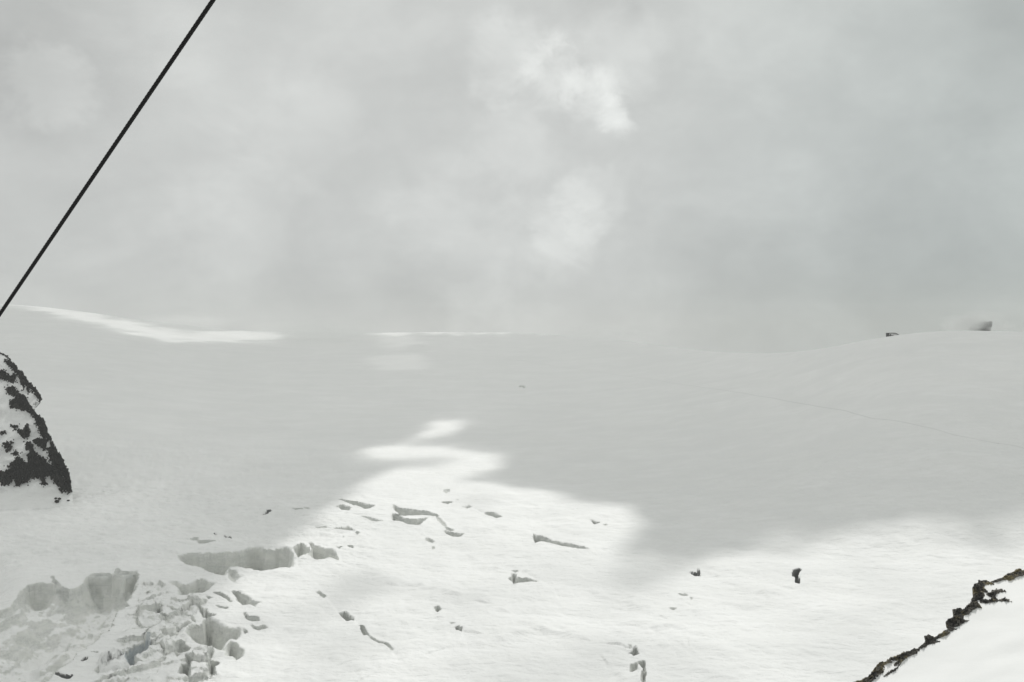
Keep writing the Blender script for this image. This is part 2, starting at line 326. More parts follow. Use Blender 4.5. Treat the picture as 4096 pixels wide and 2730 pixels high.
# soft ridges and rolls of drifted snow in the sunlit part
def ridge(pts, h, wid):
    P = ray_hit(pts); w = window(P, wid * 4); x = Xg[w]; y = Yg[w]
    dm = np.full(x.shape, 1e9); sg = np.zeros(x.shape)
    for (ax, ay), (bx, by) in zip(P[:-1], P[1:]):
        ex, ey = bx - ax, by - ay; L2 = ex * ex + ey * ey
        t = np.clip(((x - ax) * ex + (y - ay) * ey) / L2, 0, 1)
        d = np.hypot(x - ax - ex * t, y - ay - ey * t); s = np.sign((x - ax) * ey - (y - ay) * ex)
        sg = np.where(d < dm, s, sg); dm = np.minimum(d, dm)
    ww = np.where(sg > 0, wid * .6, wid * 2.2)
    e = np.ones(x.shape)
    for q in (P[0], P[-1]): e *= sstep(np.hypot(x - q[0], y - q[1]), 0, wid * 3)
    Zg[w] += h * np.exp(-(dm / ww) ** 1.5) * (.3 + .7 * e) * (1 + .5 * fbm(x / 20, y / 20, 2, 31))
for pts, h, wd in ((C2([(750,655),(850,650),(950,675),(1050,700),(1160,735)]), 3.0, 7), (C2([(1150,540),(1260,548),(1390,562)]), 1.6, 5),
                   (C2([(1250,950),(1330,968),(1450,945),(1550,918),(1700,950),(1890,992)]), 4.0, 7), (C2([(1300,770),(1360,810),(1430,840)]), 1.5, 5),
                   (C3([(240,770),(340,780),(440,768),(485,780),(490,835)]), 1.6, 5), (C3([(0,600),(150,640),(300,700)]), 1.4, 6),
                   (C2([(480,410),(560,440),(700,460),(800,480)]), 1.6, 7), (C2([(1290,320),(1400,320),(1500,328)]), 1.5, 5), (C2([(600,1160),(700,1110),(830,1070)]), 2.0, 8),
                   (C2([(1640,650),(1660,690)]), 1.0, 4), (C2([(1980,1140),(2030,1180),(2080,1221)]), 2.0, 5), (C2([(120,1240),(200,1180),(300,1150)]), 2.2, 8),
                   (C3([(830,560),(930,580),(1010,575),(1090,590)]), 1.2, 7), (C2([(2180,900),(2250,920),(2330,960)]), 1.2, 6)):
    ridge(pts, h, wd)

for pts, h, wd in ((C2([(1158,188),(1195,210),(1235,222)]), -.9, 1.6), (C2([(1337,246),(1420,262),(1505,278)]), -.7, 1.4), (C2([(1114,346),(1200,345),(1290,322),(1400,320),(1500,328),(1522,350)]), -.9, 1.8),
                   (C2([(1845,436),(1900,446),(1960,448)]), -.8, 1.4), (C2([(587,180),(640,186),(700,178)]), -.7, 1.4), (C2([(637,276),(690,284)]), -.7, 1.3), (C2([(1557,628),(1600,640),(1640,665),(1655,700)]), -.8, 1.6),
                   (C2([(300,716),(340,760),(380,806)]), -.8, 1.6), (C2([(462,846),(485,870),(505,886)]), -.8, 1.5), (C2([(880,60),(930,80),(980,92)]), -.6, 1.5), (C2([(1040,160),(1105,186)]), -.6, 1.3), (C2([(690,1030),(720,1080),(715,1140)]), -.8, 1.6),
                   (C2([(1100,900),(1120,960),(1125,1010)]), -1.0, 2.2), (C2([(370,505),(440,535),(520,560)]), -.8, 1.8), (C2([(760,350),(815,362)]), -.6, 1.2), (C2([(1432,566),(1500,590),(1556,626)]), -.6, 1.4), (C2([(160,210),(232,218)]), -.5, 1.3),
                   (C2([(300,318),(345,326)]), -.6, 1.2), (C2([(2060,1000),(2075,1060),(2095,1115)]), -.9, 1.8), (C3([(553,490),(620,490),(640,505)]), -.6, 1.4), (C3([(484,600),(510,612),(500,660),(515,700),(490,780)]), -.8, 1.8), (C3([(280,790),(350,820),(390,870),(395,920)]), -.9, 1.8)):
    ridge(pts, h, wd)

# the ice bowl, the gully and the broken blocks of the icefall
bowl = ray_hit(D1([(180,640),(300,520),(480,490),(560,500),(640,530),(740,575),(870,540),(950,430),(1200,410),(1260,400),(1340,450),(1470,385),(1500,440),(1440,600),(1330,760),(1230,880),(1190,1010),(1080,1060),(1010,1140),(860,1250),(760,1350),(560,1480),(450,1700),(-500,1700),(-500,1000),(0,790),(120,750)]))
w = window(bowl, 40); x = Xg[w]; y = Yg[w]
s = sdf_poly(x, y, bowl) + 2.2 * fbm(x / 14, y / 14, 3, 41) + .7 * perlin(x / 3.2, y / 3.2, 43)
d = np.maximum(s, 0)
drop = 19 * (1 - np.exp(-d / 4.0)) + 0.22 * d
drop *= 1 + .25 * fbm(x / 30, y / 30, 2, 44)
hump = ray_hit(D1([(230, 760)]))[0]
Zg[w] -= np.minimum(drop, 48) - 12 * np.exp(-(((x - hump[0]) / 22) ** 2 + ((y - hump[1]) / 34) ** 2)) * sstep(s, 0, 6)
Zg[w] += sstep(s, 6, 20) * (1.5 * fbm(x / 9, y / 11, 4, 46) + 5.0 * np.maximum(perlin(x / 26, y / 40, 49), 0))
bowl_s = np.full((nr, nc), -99.0); bowl_s[w] = s
gully = ray_hit(D1([(-700, 150), (60, 150), (180, 260), (320, 430), (240, 540), (150, 620), (110, 740), (0, 770), (-700, 900)]))
w = window(gully, 40); x = Xg[w]; y = Yg[w]; s = sdf_poly(x, y, gully)
Zg[w] -= 22 * sstep(s, -2, 40)
chaos = ray_hit(C1([(905,640),(1000,600),(1110,640),(1200,740),(1350,720),(1400,790),(1330,900),(1250,980),(1300,1060),(1450,1080),(1520,1400),(600,1420),(640,1150),(780,1050),(850,800)]))
w = window(chaos, 30); x = Xg[w]; y = Yg[w]; s = sdf_poly(x, y, chaos); m = sstep(s, -3, 9)
wx = x + 3 * fbm(x / 10, y / 10, 2, 61); wy = y + 3 * fbm(x / 10, y / 10, 2, 62)
f1, f2, idv = voronoi(wx / 15, wy / 17, 63); g1, g2, jdv = voronoi(wx / 4.3, wy / 5, 64)
calm = .45 + .55 * sstep(fbm(x / 26, y / 30, 2, 66), -.25, .3)
Zg[w] += m * calm * ((idv - .45) * 10.0 * sstep(f2 - f1, 0, .13) + (jdv - .5) * 2.6 * sstep(g2 - g1, 0, .2) - 3.2 * (1 - sstep(f2 - f1, 0, .09)) + 1.0 * fbm(x / 3, y / 3, 2, 65))
chaos_s = np.full((nr, nc), -99.0); chaos_s[w] = s
# fresh, gently broken snow over the whole lower field
crevfield = (1 - sstep(Yg, 700, 950))
Zg += crevfield * .30 * fbm(Xg / 7 + .2 * Yg / 7, Yg / 5, 3, 71)

sas = sstep(-Tg, .10, .28) * sstep(Yg, 640, 760) * (1 - sstep(Yg, 1150, 1500))
rx = Xg / 26 + .35 * Yg / 26; ry = Yg / 12
Zg += sas * 2.8 * (1 - np.abs(fbm(rx, ry, 4, 73))) + .25 * (1 - sas) * sstep(Yg, 700, 900) * (1 - sstep(Yg, 1800, 2600)) * fbm(Xg / 26, Yg / 9, 3, 74)

# raised block with a snow cap
BLOCK = D1([(1090,1335),(1130,1315),(1370,1300),(1375,1400),(1265,1440),(1100,1430)])
bp = ray_hit(BLOCK); w = window(bp, 8); x = Xg[w]; y = Yg[w]; sblk = sdf_poly(x, y, bp) + .8 * fbm(x / 5, y / 5, 2, 81)
Zg[w] += 4.8 * sstep(sblk, -1.6, .8)
block_id = np.zeros((nr, nc), np.int16); block_id[w] = np.where(sblk > -1.4, 1, 0)

owner = np.zeros((nr, nc), np.int16)
cut = np.zeros((nr, nc))
for k, c in enumerate(CR):
    poly = ray_hit(c['pts']); c['poly'] = poly
    P = np.asarray(poly); w = window(poly, 6); x = Xg[w]; y = Yg[w]
    wall = c.get('w', 1.6); ext = P[:, 1].max() - P[:, 1].min(); wid = P[:, 0].max() - P[:, 0].min()
    yc = P[:, 1].mean()
    big = min(1.0, max(ext, wid) / 40)
    s = sdf_poly(x, y, poly) + big * (.9 * fbm(x / 11, y / 11, 3, 91 + k) + .12 * perlin(x / 2.2, y / 2.2, 92 + k)) + .25 + .12 * (yc / 600)
    prof = sstep(s, -.4, wall)
    # the floor falls from the near lip towards the far wall
    q = np.zeros(x.shape); ins = s > 0
    for i in range(1, len(q)): q[i] = np.where(ins[i], q[i - 1] + (y[i] - y[i - 1]), 0)
    q = smooth2(q, .8, 2.0)
    slope = (yc and 0.0) + 1.22 * abs(float(z_base(np.array([P[:, 0].mean() / yc]), np.array([yc]))[0])) / yc
    dep = c.get('dk', 1.0) * (1.0 + slope * np.minimum(q, 70)) * (1.5 if c.get('deep') else 1.0) + (7.0 if c.get('deep') else 1.0)
    rough = big * (.6 * fbm(x / 7, y / 4, 3, 95 + k)) * prof
    Zg[w] -= dep * prof * (1 + .12 * big * fbm(x / 11, y / 11, 2, 97 + k)) + rough
    lip = np.exp(-((s + 1.2) / 1.3) ** 2) * (s < .2)
    Zg[w] += .35 * big * lip
    better = prof > np.maximum(cut[w], .06)
    owner[w] = np.where(better, k + 1, owner[w]); cut[w] = np.maximum(cut[w], prof)

# ------------------------------------------------------------------ materials
def new_mat(name):
    m = bpy.data.materials.new(name); m.use_nodes = True
    b = NB(m.node_tree); p = b.add('ShaderNodeBsdfPrincipled'); o = b.add('ShaderNodeOutputMaterial'); b.l.new(p.outputs[0], o.inputs['Surface'])
    g = b.add('ShaderNodeNewGeometry')
    return m, b, p, g.outputs['Position']
def bump(b, p, h, strength, dist):
    n = b.add('ShaderNodeBump'); n.inputs['Strength'].default_value = strength; n.inputs['Distance'].default_value = dist
    b.l.new(h, n.inputs['Height']); b.l.new(n.outputs[0], p.inputs['Normal'])
def mat_snow(name='snow', relief_k=.75):
    m, b, p, pos = new_mat(name)
    n1 = b.noise(b.scale(pos, (1 / 60, 1 / 45, 1 / 30)), 1.0, 5, .55)
    n2 = b.noise(b.scale(pos, (1 / 34, 1 / 9, 1 / 9)), 1.0, 6, .62, .5)
    c = b.mix(b.rng(n1, .3, .7), (.88, .885, .87, 1), (.915, .92, .91, 1))
    c = b.mix(b.rng(n2, .40, .66, 0, .8), c, (.855, .86, .845, 1))
    n3 = b.noise(b.scale(pos, (1 / 130, 1 / 60, 1 / 40)), 1.0, 7, .66, .4)
    c = b.mix(b.rng(n3, .42, .62, 0, .75), c, (.85, .857, .845, 1))
    b.put(p.inputs['Base Color'], c); p.inputs['Roughness'].default_value = .62; p.inputs['Specular IOR Level'].default_value = .18
    wind = b.noise(b.scale(pos, (1 / 16, 1 / 5.5, 1 / 8)), 1.0, 6, .62, .8)
    small = b.noise(b.scale(pos, (1 / 2.2, 1 / 1.5, 1 / 2)), 1.0, 4, .6)
    bump(b, p, b.math('MULTIPLY_ADD', small, .25, wind), relief_k, 2.2)
    return m
def mat_ice(name, c1, c2, c3):
    m, b, p, pos = new_mat(name)
    n1 = b.noise(b.scale(pos, (1 / 9, 1 / 9, 1 / 5)), 1.0, 6, .6, .5)
    lay = b.noise(b.scale(pos, (1 / 26, 1 / 26, 1 / 1.3)), 1.0, 4, .6, .5)
    wn = b.add('ShaderNodeTexNoise'); b.put(wn.inputs['Vector'], b.scale(pos, (1 / 5, 1 / 5, 1 / 5))); wn.inputs['Detail'].default_value = 4
    crk = b.add('ShaderNodeTexVoronoi', feature='DISTANCE_TO_EDGE'); b.put(crk.inputs['Vector'], b.vmath('ADD', b.scale(pos, (1 / 9, 1 / 9, 1 / 7)), b.vmath('SCALE', wn.outputs['Color'])))
    [setattr(q.inputs['Scale'], 'default_value', .9) for q in b.n if q.type == 'VECT_MATH' and q.operation == 'SCALE']
    c = b.mix(b.rng(n1, .35, .68), c1, c2)
    c = b.mix(b.rng(lay, .52, .70, 0, .45), c, c3)
    gate = b.rng(b.noise(b.scale(pos, (1 / 14, 1 / 14, 1 / 10)), 1.0, 3, .5), (.42), .54)
    line_ = b.math('MULTIPLY', b.rng(crk.outputs['Distance'], .01, .11, 1.0, 0.0), gate)
    c = b.mix(b.math('MULTIPLY', line_, .42), c, (.22, .25, .26, 1))
    b.put(p.inputs['Base Color'], c); p.inputs['Roughness'].default_value = .5; p.inputs['Specular IOR Level'].default_value = .25
    h = b.math('MULTIPLY_ADD', lay, .9, n1)
    h = b.math('MULTIPLY_ADD', b.rng(crk.outputs['Distance'], 0, .06), .25, h)
    fine = b.noise(b.scale(pos, (1 / 1.3, 1 / 1.3, 1 / 1.0)), 1.0, 4, .6)
    bump(b, p, b.math('MULTIPLY_ADD', fine, .3, h), .65, 1.5)
    return m
def mat_rock(name, dark, mid, lichen, k=1.0, amount=.5):
    m, b, p, pos = new_mat(name)
    n1 = b.noise(b.scale(pos, (k, k, k)), .55, 6, .62, .3)
    st = b.noise(b.scale(pos, (.35 * k, .5 * k, 2.6 * k)), 1.0, 4, .6, .5)
    li = b.noise(b.scale(pos, (k, k, k)), .23, 5, .6, .3)
    c = b.mix(b.rng(n1, .38, .66), dark, mid)
    c = b.mix(b.rng(st, .5, .68, 0, .5), c, dark)
    c = b.mix(b.rng(li, .52, .62, 0, amount), c, lichen)
    b.put(p.inputs['Base Color'], c); p.inputs['Roughness'].default_value = .85; p.inputs['Specular IOR Level'].default_value = .2
    bump(b, p, b.math('MULTIPLY_ADD', st, .6, n1), .9, .45 / k)
    return m
def mat_flat(name, c, rough=.7, metal=0.0):
    m, b, p, pos = new_mat(name)
    n = b.noise(pos, 9.0, 4, .6)
    b.put(p.inputs['Base Color'], b.mix(b.rng(n, .3, .7, 0, .4), c, tuple(x * .7 for x in c[:3]) + (1,)))
    p.inputs['Roughness'].default_value = rough; p.inputs['Metallic'].default_value = metal
    return m
M = dict(snow=mat_snow(), near_snow=mat_snow('near_snow', .05),
         ice=mat_ice('glacier_ice', (.84, .855, .81, 1), (.90, .905, .875, 1), (.68, .705, .69, 1)),
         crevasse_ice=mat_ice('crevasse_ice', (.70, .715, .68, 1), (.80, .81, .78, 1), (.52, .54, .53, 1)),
         shade_dark_ice=mat_ice('crevasse_ice_painted_shade', (.17, .175, .175, 1), (.30, .30, .29, 1), (.10, .11, .11, 1)),  # the darkness inside deep cracks, painted into the ice colour
         blue_ice=mat_ice('blue_glacier_ice', (.66, .71, .73, 1), (.82, .845, .845, 1), (.50, .57, .60, 1)),
         rock=mat_rock('ridge_rock', (.06, .06, .056, 1), (.22, .205, .18, 1), (.36, .31, .18, 1), 1.0, .8),
         far_rock=mat_rock('spur_rock', (.008, .007, .0065, 1), (.034, .03, .027, 1), (.055, .048, .038, 1), .12, .35),
         steel=mat_flat('oiled_steel', (.006, .006, .006, 1), .6, .2),
         hut=mat_flat('weathered_dark_timber', (.025, .028, .03, 1), .8),
         track=None)

# ------------------------------------------------------------------ mesh helpers
def link_mesh(name, V, Fc, mats, parent=None, smooth=True, midx=None):
    V = np.asarray(V, np.float64); Fc = np.asarray(Fc, np.int32)
    org = np.array([V[:, 0].mean(), V[:, 1].mean(), V[:, 2].min()]) if parent is None else np.zeros(3)
    me = bpy.data.meshes.new(name)
    me.vertices.add(len(V)); me.vertices.foreach_set('co', (V - org).astype(np.float32).ravel())
    k = Fc.shape[1]
    me.loops.add(Fc.size); me.loops.foreach_set('vertex_index', Fc.ravel())
    me.polygons.add(len(Fc)); me.polygons.foreach_set('loop_start', np.arange(0, Fc.size, k, dtype=np.int32))
    me.polygons.foreach_set('use_smooth', np.full(len(Fc), smooth))
    for m in (mats if isinstance(mats, (list, tuple)) else [mats]): me.materials.append(m)
    if midx is not None: me.polygons.foreach_set('material_index', np.asarray(midx, np.int32))
    me.update(calc_edges=True); me.validate()
    o = bpy.data.objects.new(name, me); col.objects.link(o); o.location = tuple(org)
    if parent is not None:
        o.parent = parent; o.location = tuple(-np.array(parent.location))
    return o
def sub_mesh(V, Fc):
    u, inv = np.unique(Fc.ravel(), return_inverse=True)
    return V[u], inv.reshape(Fc.shape)
def tag(o, label=None, cat=None, group=None, kind=None):
    if label: o['label'] = label
    if cat: o['category'] = cat
    if group: o['group'] = group
    if kind: o['kind'] = kind
    return o
def grid_faces(nr, nc):
    i = np.arange(nr * nc).reshape(nr, nc)
    return np.stack([i[:-1, :-1], i[:-1, 1:], i[1:, 1:], i[1:, :-1]], -1).reshape(-1, 4)

# small overhang and roughness on steep ice, sideways as well as up and down
gy, gx = np.gradient(Zg); sy_ = np.gradient(Yg, axis=0); sx_ = np.gradient(Xg0, axis=1)
steep = sstep(np.hypot(gy / sy_, gx / sx_), .5, 1.8) * (Yg < 1000)
Vg = np.stack([Xg0 + steep * .3 * fbm(Zg / 2.6 + Xg0 / 9, Yg / 9, 3, 301), Yg + steep * 1.0 * fbm(Zg / 3.0 + 40, Xg0 / 14, 2, 302), Zg], -1).reshape(-1, 3)
Fg = grid_faces(nr, nc)
fo = owner.ravel()[Fg]; fown = np.where((fo > 0).sum(1) >= 2, fo.max(1), 0)
fb = block_id.ravel()[Fg].sum(1) >= 2
fown = np.where(fb & (fown == 0), -1, fown)
slope_f = np.hypot(gy / sy_, gx / sx_).ravel()[Fg].mean(1)
fown = np.where((fown == 0) & (bowl_s.ravel()[Fg].max(1) > -1.0) & (bowl_s.ravel()[Fg].max(1) < 40) & (slope_f > .60), -2, fown)
fown = np.where((fown == 0) & (chaos_s.ravel()[Fg].max(1) > 0) & (slope_f > .85), -3, fown)
gl = link_mesh('glacier', *sub_mesh(Vg, Fg[fown == 0]), M['snow']); tag(gl, kind='structure')
for k, c in enumerate(CR):
    sel = fown == k + 1
    if sel.sum() < 2: print('no faces', k, c['label']); continue
    o = link_mesh(c['name'], *sub_mesh(Vg, Fg[sel]), M['blue_ice' if c.get('blue') else 'ice' if c['name'] == 'ice_cliff' else 'shade_dark_ice' if c.get('dark') else 'crevasse_ice'])
    tag(o, c['label'], c['cat'], c['group'])
o = link_mesh('ice_block', *sub_mesh(Vg, Fg[fown == -1]), M['snow']); tag(o, 'snow-capped ice block standing at the bottom edge beside the blue wall', 'ice block')

o = link_mesh('ice_cliff', *sub_mesh(Vg, Fg[fown == -2]), M['ice']); tag(o, 'curved ice wall enclosing the broad bowl at the lower left', 'ice cliff')
o = link_mesh('ice_rubble', *sub_mesh(Vg, Fg[fown == -3]), M['ice']); tag(o, 'crumbled ice rubble between the bowl and the sunlit seracs', 'ice rubble', kind='stuff')

# trodden track over the plain
tp = np.array(ray_hit(P_([(2480,1052),(2353,1031),(2200,1002),(2000,962),(1800,920),(1650,895),(1500,872),(1350,851),(1200,830),(1100,817),(1010,806)])))
seg = np.r_[0, np.cumsum(np.hypot(*np.diff(tp, axis=0).T))]; ss = np.arange(0, seg[-1], 4.0)
tx = np.interp(ss, seg, tp[:, 0]) + 2.0 * perlin(ss / 60, ss * 0, 11); ty = np.interp(ss, seg, tp[:, 1]) + 3 * perlin(ss / 80, ss * 0 + 4, 12)
nx = -np.gradient(ty); ny = np.gradient(tx); L = np.hypot(nx, ny); nx /= L; ny /= L
rows = []
from mathutils.bvhtree import BVHTree
bv = BVHTree.FromPolygons([tuple(v) for v in sub_mesh(Vg, Fg[(Yg.ravel()[Fg[:, 0]] > 800) & (Yg.ravel()[Fg[:, 0]] < 4300)])[0]], sub_mesh(Vg, Fg[(Yg.ravel()[Fg[:, 0]] > 800) & (Yg.ravel()[Fg[:, 0]] < 4300)])[1].tolist())
def ground_z(x, y):
    h = bv.ray_cast((x, y, 900), (0, 0, -1)); return h[0].z if h[0] is not None else float(z_land(np.array([x / y]), np.array([y]))[0])
for off, dz in ((-.7, .05), (-.45, .12), (-.25, .08), (.25, .08), (.45, .12), (.7, .05)):
    X = tx + nx * off; Y = ty + ny * off
    rows.append(np.stack([X, Y, np.array([ground_z(a, b_) for a, b_ in zip(X, Y)]) + dz], -1))
R = np.stack(rows, 0)
m, b, p, pos = new_mat('trodden_snow'); b.put(p.inputs['Base Color'], b.mix(b.noise(pos, .4, 3), (.66, .67, .66, 1), (.75, .76, .74, 1))); p.inputs['Roughness'].default_value = .8
M['track'] = m
tag(link_mesh('track', R.reshape(-1, 3), grid_faces(*R.shape[:2]), m), kind='structure')

# ------------------------------------------------------------------ reliefs of rock and snow: left spur and near right ridge
def relief(u0, u1, v0, v1, step, sil, depth_fn, rocks, rock_h, jag, edge_noise, back, seed, speck=0):
    """a slope facing the camera; returns vertices, faces, face rock id. depth_fn(u, v) -> distance ahead"""
    us = np.arange(u0, u1 + step, step); vs_ = np.arange(v0, v1 + step, step)
    U, Vv = np.meshgrid(us, vs_)
    n = edge_noise * fbm(U / 14, Vv / 11, 4, seed, .6)
    n = n + .55 * edge_noise * fbm(U / 4.2, Vv / 3.6, 2, seed + 31); Us = U + n; Vs = Vv + edge_noise * (fbm(U / 14 + 9, Vv / 11, 4, seed + 1, .6) + .55 * fbm(U / 4.2 + 5, Vv / 3.6, 2, seed + 32))
    keep = sdf_poly(Us, Vs, sil) > 0
    rid = np.zeros(U.shape, np.int32); best = np.full(U.shape, -1e9)
    for k, (poly, patchy) in enumerate(rocks):
        s = sdf_poly(Us, Vs, poly) - patchy * (fbm(U / 7, Vv / 4, 3, seed + 3) * 3.0 - .2)
        rid = np.where((s > 0) & (s > best), k + 1, rid); best = np.maximum(best, s)
    rid = np.where((perlin(U / 6.5, Vv / 4.5, seed + 41) + .6 * perlin(U / 3, Vv / 2.4, seed + 42) > .62) & (best < 26), 0, rid)
    if speck:
        add = (fbm(U / 10 + Vv / 26, Vv / 3.0, 3, seed + 51) > .52 + .035 * np.maximum(-best, 0)) & (rid == 0) & (best > -16)
        rid = np.where(add, speck, rid)
        rid = np.where((fbm(U / 8, Vv / 3.2, 3, seed + 52) > .40) & (best < 40), 0, rid)
    inside = np.maximum(best, np.where(rid > 0, 1.5, 0))
    hgt = np.sqrt(np.minimum(inside, 14) / 14.0)
    f1, f2, idv = voronoi(U / 16 + .25 * Vv / 16, Vv / 8, seed + 7); g1, g2, jdv = voronoi(U / 6 + .3 * Vv / 6, Vv / 3.4, seed + 8)
    rockd = hgt * rock_h * (.65 + jag * ((idv - .5) * 1.3 + (jdv - .5) * .6 + .45 * fbm(U / 4, Vv / 2.6, 3, seed + 9)))
    Y0 = depth_fn(U, Vv)
    Y = Y0 - np.where(rid > 0, rockd, 0)
    a = (U - CU) / F; bb = -(Vv - CV) / F
    dy = math.cos(PITCH) + bb * math.sin(PITCH); dz = -math.sin(PITCH) + bb * math.cos(PITCH)
    V3 = np.stack([a / dy * Y, Y, dz / dy * Y + np.where(rid > 0, rockd * .35, 0)], -1).reshape(-1, 3)
    Fc = grid_faces(*U.shape)
    kf = keep.ravel()[Fc].all(1); Fc = Fc[kf]
    fr = rid.ravel()[Fc]; frid = np.where((fr > 0).any(1), fr.max(1), 0)
    # close it backwards: the outline goes down and away
    e = np.concatenate([Fc[:, [0, 1]], Fc[:, [1, 2]], Fc[:, [2, 3]], Fc[:, [3, 0]]]); er = np.tile(frid, 4)
    key = np.sort(e, 1); kk = key[:, 0].astype(np.int64) * len(V3) + key[:, 1]
    uq, idx, cnt = np.unique(kk, return_index=True, return_counts=True)
    be = e[idx[cnt == 1]]; ber = er[idx[cnt == 1]]
    vb = np.unique(be); remap = {int(v): len(V3) + i for i, v in enumerate(vb)}
    mid = V3[vb] + np.asarray(back) * .12; V4 = np.concatenate([V3, mid, V3[vb] + np.asarray(back)])
    n_b = len(vb)
    q1 = np.array([[b_[1], b_[0], remap[int(b_[0])], remap[int(b_[1])]] for b_ in be])
    q2 = np.array([[remap[int(b_[1])], remap[int(b_[0])], remap[int(b_[0])] + n_b, remap[int(b_[1])] + n_b] for b_ in be])
    return V4, np.concatenate([Fc, q1, q2]), np.concatenate([frid, ber, np.zeros(len(be), int)])

# left: snow and rock spur about 880 m away
sil_l = C4([(-700,-420),(-300,-60),(-120,70),(0,124),(45,136),(97,188),(133,238),(197,298),(233,358),(303,428),(354,503),(342,545),(285,555),(305,630),(380,703),(402,790),(442,868),(462,928),(502,978),(543,1048),(585,1140),(606,1280),(615,1400),(600,1700),(-700,1700)])
rocks_l = [([(0,125),(45,136),(97,188),(133,238),(197,298),(233,358),(303,428),(356,503),(340,545),(290,470),(250,420),(240,462),(215,390),(195,432),(170,370),(150,310),(110,270),(70,230),(40,195),(80,200),(50,158),(0,138),(-200,20),(-200,0)], 1.6),
           ([(-120,250),(0,285),(40,282),(80,328),(130,305),(132,378),(80,362),(40,352),(0,348),(-100,330)], 2.5),
           ([(45,425),(100,412),(150,453),(217,508),(233,560),(303,638),(378,703),(400,790),(440,855),(460,900),(495,960),(545,1040),(560,1110),(592,1140),(606,1285),(570,1302),(540,1230),(518,1130),(552,1240),(560,1292),(520,1280),(525,1302),(488,1277),(510,1260),(438,1192),(420,1160),(360,1165),(392,1232),(348,1232),(338,1180),(280,1172),(235,1190),(230,1217),(180,1217),(165,1242),(128,1242),(128,1190),(100,1180),(95,1207),(70,1222),(18,1242),(8,1200),(-200,1230),(-200,1060),(30,1130),(100,1100),(68,1080),(128,1020),(150,993),(190,1028),(240,1050),(228,990),(260,948),(290,968),(340,1003),(390,1028),(430,1088),(430,1050),(403,960),(388,930),(430,920),(420,860),(390,842),(340,822),(328,770),(298,700),(268,650),(220,612),(160,602),(90,582),(78,540),(130,508),(100,480),(60,460)], 1.9),
           ([(128,768),(190,778),(228,722),(252,790),(232,842),(195,848),(168,812)], 1), ([(268,858),(340,848),(412,853),(392,882),(382,938),(330,912),(280,882)], .8),
           ([(213,880),(250,868),(282,910),(282,948),(218,943)], .8), ([(103,950),(162,968),(120,993)], .5), ([(28,885),(97,878),(92,907),(40,928)], .8),
           ([(43,945),(97,913),(97,932),(60,958)], .5), ([(-150,790),(0,795),(42,783),(42,807),(0,812),(-150,830)], .8), ([(78,738),(152,738),(132,768)], 1.2),
           ([(-200,640),(-60,600),(-20,660),(-120,720)], 2), ([(-200,400),(-90,430),(-60,500),(-200,520)], 2), ([(-200,880),(-60,900),(-30,980),(-120,1010),(-200,980)], 2)]
rocks_l = [(C4(p), q) for p, q in rocks_l]
base_l = ray_hit([(200, 2060)])[0][1]
def depth_l(U, Vv):
    h = (2060 - Vv)
    edge = np.interp(Vv, [1100, 1405, 1610, 1760, 1990, 2100], [-330, 0, 165, 215, 292, 300])
    q = np.maximum(edge - U, 0)
    return base_l + 25 + .17 * h + .00016 * h * np.abs(h) - 9 * np.sqrt(q / 60 + .02) + (3.5 * fbm(U / 80 + Vv / 160, Vv / 50, 4, 402, .42)) * sstep(h, 20, 160)
Vl, Fl, Rl = relief(-330, 330, 1140, 2110, 2.1, sil_l, depth_l, rocks_l, 9.5, 1.0, 4.2, (-100, 90, -60), 400, len(rocks_l) + 1)
spur = bpy.data.objects.new('rock_spur', None); col.objects.link(spur); spur.location = (Vl[:, 0].mean(), Vl[:, 1].mean(), -205)
tag(spur, 'steep snow-streaked dark rock spur rising from the glacier at the left edge', 'rock spur')
link_mesh('snow_cover', *sub_mesh(Vl, Fl[Rl == 0]), M['snow'], spur)
for k in range(len(rocks_l)):
    if (Rl == k + 1).sum() > 3:
        o = link_mesh('rock_face', *sub_mesh(Vl, Fl[Rl == k + 1]), M['far_rock'], spur, smooth=False)
        if k == 0: o['label'] = 'narrow dark rock rib along the upper edge'
        if k == 2: o['label'] = 'broad dark rock face along the main edge'

tag(link_mesh('rock_speckle', *sub_mesh(Vl, Fl[Rl == len(rocks_l) + 1]), M['far_rock'], spur, smooth=False), kind='stuff')

